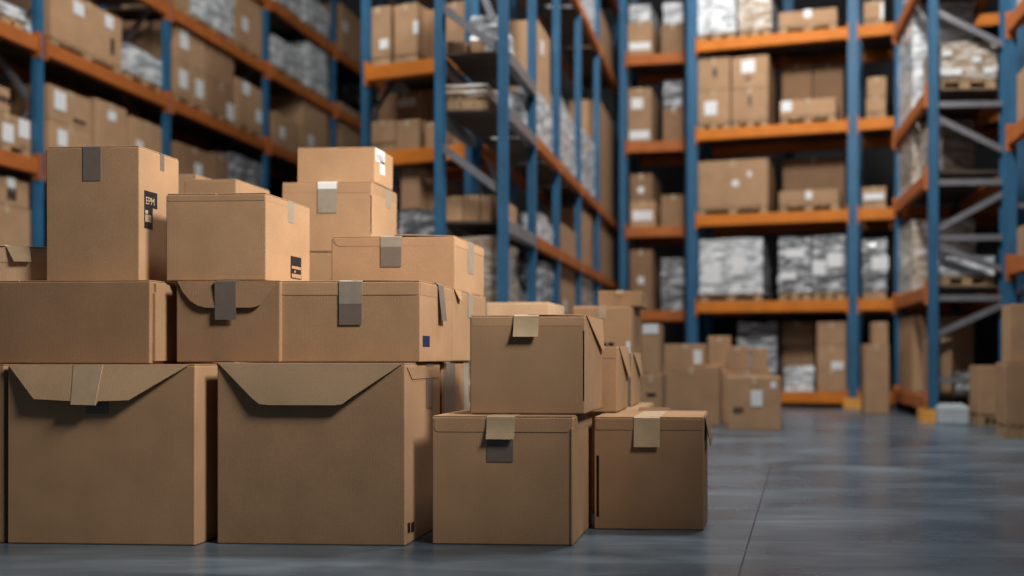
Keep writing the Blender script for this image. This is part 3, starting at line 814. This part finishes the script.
bm = bmesh.new(); bm_box(bm, -.006, .004, -C.d / 2 - .004, -C.d / 2 + .018, 0.004, C.h - .05, .002); bm.transform(Matrix.Translation((C.w / 2 - .004, 0, 0)))
obj('corner_seam', bm, 'card', C.root)
z_d = 0.8 - 62 * 3.85 / F
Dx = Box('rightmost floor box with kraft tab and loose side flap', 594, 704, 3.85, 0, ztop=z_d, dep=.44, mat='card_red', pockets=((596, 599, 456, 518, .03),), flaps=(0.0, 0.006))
Dx.band(430, .004, .002)
Dx.tape(634, 660, 447, 'kraft', lift=.010, off=.003, name='tab')
Dx.droop(-Dx.d / 2 + .02, Dx.d / 2 - .05, .14, .022, pointed=.25)
bm = bmesh.new(); bm_panel(bm, [(-.10, Dx.d / 2 - .05, Dx.h + .003), (.07, Dx.d / 2 - .05, Dx.h + .003), (.06, Dx.d / 2 - .04, Dx.h + .019), (-.09, Dx.d / 2 - .04, Dx.h + .019)], (0, 1, 0), .004)
obj('raised_tab', bm, 'card_brown_shade', Dx.root)  # browner board paints the shade on the tab's front
D2 = Box('box behind the rightmost floor box, carrying a narrow open one', 562, 640, 4.33, 0, ztop=z_d, dep=.7)
O = Box('box behind the middle floor box, wide grey tape down its side', 300, 442, 4.035, 0, ztop=z_b, pxr=469)
O.side_tape(443.5, 455, 420, 'grey_tape', run=.1)
O.side_tape(463, 468, 412, 'pale_tape', run=.05)
Qb = Box('tall plain box standing behind the pile, its pale top showing above', 184, 236, 4.62, 0, ytop=179, pxr=270)
Qc = Box('tallest rear box, a sliver beside the black-labelled top box', 150, 196, 5.15, 0, ytop=174, dep=.4)
z_k = 1.388
Kb = Box('tall dim box under the tape-fronted box at the rear', 285, 371, 4.82, 0, ztop=z_k, dep=.36)
Sx = Box('pale-topped box in the soft focus behind the tabbed upper box', 486, 549, 5.0, 0, ytop=302, pxr=564, mat='card_light')
# ---- second layer
z2 = 1.124
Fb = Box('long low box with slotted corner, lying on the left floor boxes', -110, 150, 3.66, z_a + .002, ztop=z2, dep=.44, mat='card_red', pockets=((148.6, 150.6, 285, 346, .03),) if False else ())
bm = bmesh.new()
yy = -Fb.d / 2 + .016
bm_panel(bm, [(Fb.w / 2, yy, .012), (Fb.w / 2, Fb.d / 2 - .01, .012), (Fb.w / 2, Fb.d / 2 - .01, Fb.h - .014), (Fb.w / 2, yy + .006, Fb.h - .014), (Fb.w / 2, yy + .006, Fb.h - .05), (Fb.w / 2, yy, Fb.h - .06)], (1, 0, 0), .012)
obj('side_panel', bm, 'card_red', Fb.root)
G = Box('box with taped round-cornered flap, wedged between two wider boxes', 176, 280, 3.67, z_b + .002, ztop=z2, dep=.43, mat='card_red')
G.fold([(178, 281), (279, 281), (262, 305), (258, 307), (252, 308), (208, 308), (200, 306), (192, 301), (184, 292)], math.radians(5))
G.tape(217, 238, 320, 'grey_tape', run=.1, lift=-.002, off=.0155)
H = Box('wide box with grey tape, small blue square on its bright side', 281, 420, 3.66, z_b + .002, ztop=z2, pxr=452, flaps=(0.0, 0.012))
H.band(295, .008, .0)
H.tape(339.5, 362.5, 304, 'pale_tape', run=.3, off=.0035)
H.tape(339.5, 362, 325, 'grey_tape', start=303, off=.0032)
H.side_tape(437, 442, 321, 'grey_tape', run=.06, lift=.018, name='loose_strip')
H.side_sheet(422.5, 429.5, 336, 347, 'blue_ink', 'blue_square')
N = Box('box under the ribbed taped box, its bright side split at a top corner', 336, 453, 4.14, z_b + .002, ztop=z2, pxr=486)
N.side_tape(468, 472.5, 318, 'pale_tape', run=.1)
N.droop(-N.d / 2 + .01, -N.d / 2 + .10, .05, .012, pointed=.5)
# ---- upper boxes
E = Box('box with folded kraft tab standing on the tabbed floor box', 470, 585, 3.62, z_c + .003, ytop=315, pxr=602, pockets=((582.6, 586.2 - .9, 331, 401, .03),), flaps=(0.0, 0.02))
E.band(326, .01, .002, side=False)
E.tape(514, 539, 337, 'kraft', run=.12, lift=.016, off=.004, name='tab')
E.droop(-E.d / 2 + .02, E.d / 2 - .004, .15, .009, pointed=.86)
R = Box('small box behind the upper tabbed box, on the rightmost floor box', 592, 617, 4.12, z_d + .002, ytop=346, pxr=628)
R.band(358, .004, .0)
R.droop(-R.d / 2 + .05, R.d / 2 - .004, .16, .012, pointed=.8)
R2 = Box('narrow box with grey taped edge at the back of the small stack', 619, 632, 4.60, z_d + .002, ytop=353, pxr=640, mat='card')
R2.tape(624, 631, 408, 'grey_tape', run=.1)
R2.droop(-R2.d / 2 + .04, R2.d / 2 - .004, .13, .012, pointed=.8)
I = Box('tall top box with grey tape, black printed label on its side', 46, 139, 3.74, z2 + .003, ytop=146, pxr=179)
I.tape(83, 101, 181, 'grey_tape')
I.side_tape(160, 164, 171, 'grey_tape', run=.1)
o, y0, y1, zz0, zz1 = I.side_sheet(144, 157, 192, 208, 'ink', 'black_label')
I.side_text('EPM', y0 + .006, zz0 + .012, .048, 'kraft', squeeze=(y1 - y0 - .012) / .105)
o, y0, y1, zz0, zz1 = I.side_sheet(144, 152.5, 207.5, 229, 'ink', 'black_label')
bm = bmesh.new(); bm_box(bm, I.w / 2 + .0016, I.w / 2 + .0028, y0 + .005, y1 - .012, zz0 + .03, zz0 + .062); bm_box(bm, I.w / 2 + .0016, I.w / 2 + .0028, y0 + .005, y0 + .022, zz0 + .066, zz0 + .082)
obj('printed_squares', bm, 'kraft', I.root)
J = Box('wide box with taped bright side and half-hidden black label, second from the top', 166, 266, 3.71, z2 + .003, ytop=193, pxr=310)
J.band(201, .004, .0)
J.side_tape(288, 294, 223, 'pale_tape', run=.1)
o, y0, y1, zz0, zz1 = J.side_sheet(290.5, 301, 257, 279, 'ink', 'black_label')
bm = bmesh.new(); bm_box(bm, J.w / 2 + .0016, J.w / 2 + .0026, y0 + .008, y1 - .006, zz0 + .045, zz0 + .058); bm_box(bm, J.w / 2 + .0016, J.w / 2 + .0026, y0 + .008, y1 - .004, zz0 + .004, zz0 + .022)
bm_box(bm, J.w / 2 + .0016, J.w / 2 + .0026, y0 + .03, y0 + .042, zz0 + .028, zz0 + .038)
obj('printed_squares', bm, 'card', J.root)
Mb = Box('ribbed box with grey tape and cut-corner lid, above the blue-square box', 331, 455, 4.25, z2 + .003, ytop=236, pxr=484, flaps=(0.0, 0.03))
Mb.band(246, .03, .008)
Mb.tape(381, 402, 247, 'pale_tape', run=.3, off=.0035); Mb.tape(381, 401.5, 267, 'grey_tape', start=246, off=.0032)
Mb.side_tape(468, 473.5, 274, 'pale_tape', run=.1)
K = Box('tape-fronted rear box under the topmost box', 282, 372, 4.82, z_k + .003, ytop=182, pxr=397, pockets=((369.8, 371.6, 196, 234, .03),))
K.band(193, .006, .0)
K.tape(318, 337, 189, 'paper', run=.2, off=.0036); K.tape(318, 337, 213, 'pale_tape', start=188, off=.0034)
K.side_tape(386, 391, 208, 'pale_tape', run=.1)
Lb = Box('topmost box with white label folded on its side', 297, 375, 4.86, K.top + .003, ytop=147, pxr=393)
o, y0, y1, zz0, zz1 = Lb.side_sheet(375.6, 384.5, 150, 163, 'paper', 'white_label')
Lb.side_sheet(380, 384.5, 162, 175, 'paper', 'white_label')
bm = bmesh.new()
for k in range(5):
    q = y0 + (y1 - y0) * (.12 + .16 * k); bm_box(bm, Lb.w / 2 + .0016, Lb.w / 2 + .0024, q, q + (y1 - y0) * (.05 if k % 2 else .09), zz0 + .01, zz1 - .03)
obj('printed_bars', bm, 'steel', Lb.root)
Pb = Box('low box with pale tape, half cut by the frame edge on the long low box', -40, 41, 3.80, z2 + .003, ytop=246, dep=.26, rz=math.radians(9), flaps=(0.03, 0.0), mat='card_light')
Pb.fold([(2, 246), (22, 246), (26, 262), (11, 262)], math.radians(12), mat='kraft', name='tape')
Pb.band(262, .004, .0)

# ------------------------------------------------------------------ repeats share a group phrase
PLACES = (('side-wall rack', 'on the long side-wall rack'), ('short cross rack', 'on the short cross rack'), ('blue-post rack', 'on the narrow blue-post rack'),
          ('aisle-end rack', 'on the aisle-end rack'), ('recessed rack', 'on the dim recessed rack'), ('grey-braced', 'on the grey-braced rack'), ('edge-cut rack', 'on the edge-cut rack'))
KINDS = {'carton': 'cartons', 'wrapped_load': 'film-wrapped loads', 'wooden_pallet': 'wooden pallets'}
for o in COL.objects:
    if o.parent is None and 'label' in o and 'group' not in o:
        n = o.name.split('.')[0]
        if n == 'cardboard_box': o['group'] = 'cardboard boxes of the foreground pile'
        elif n == 'pallet_rack': o['group'] = 'blue and orange pallet racks'
        elif n in KINDS:
            at = [p for k, p in PLACES if k in o['label'] and 'floor at' not in o['label'] and 'blue post of' not in o['label']]
            o['group'] = KINDS[n] + ' ' + (at[0] if at else 'standing on the open floor')
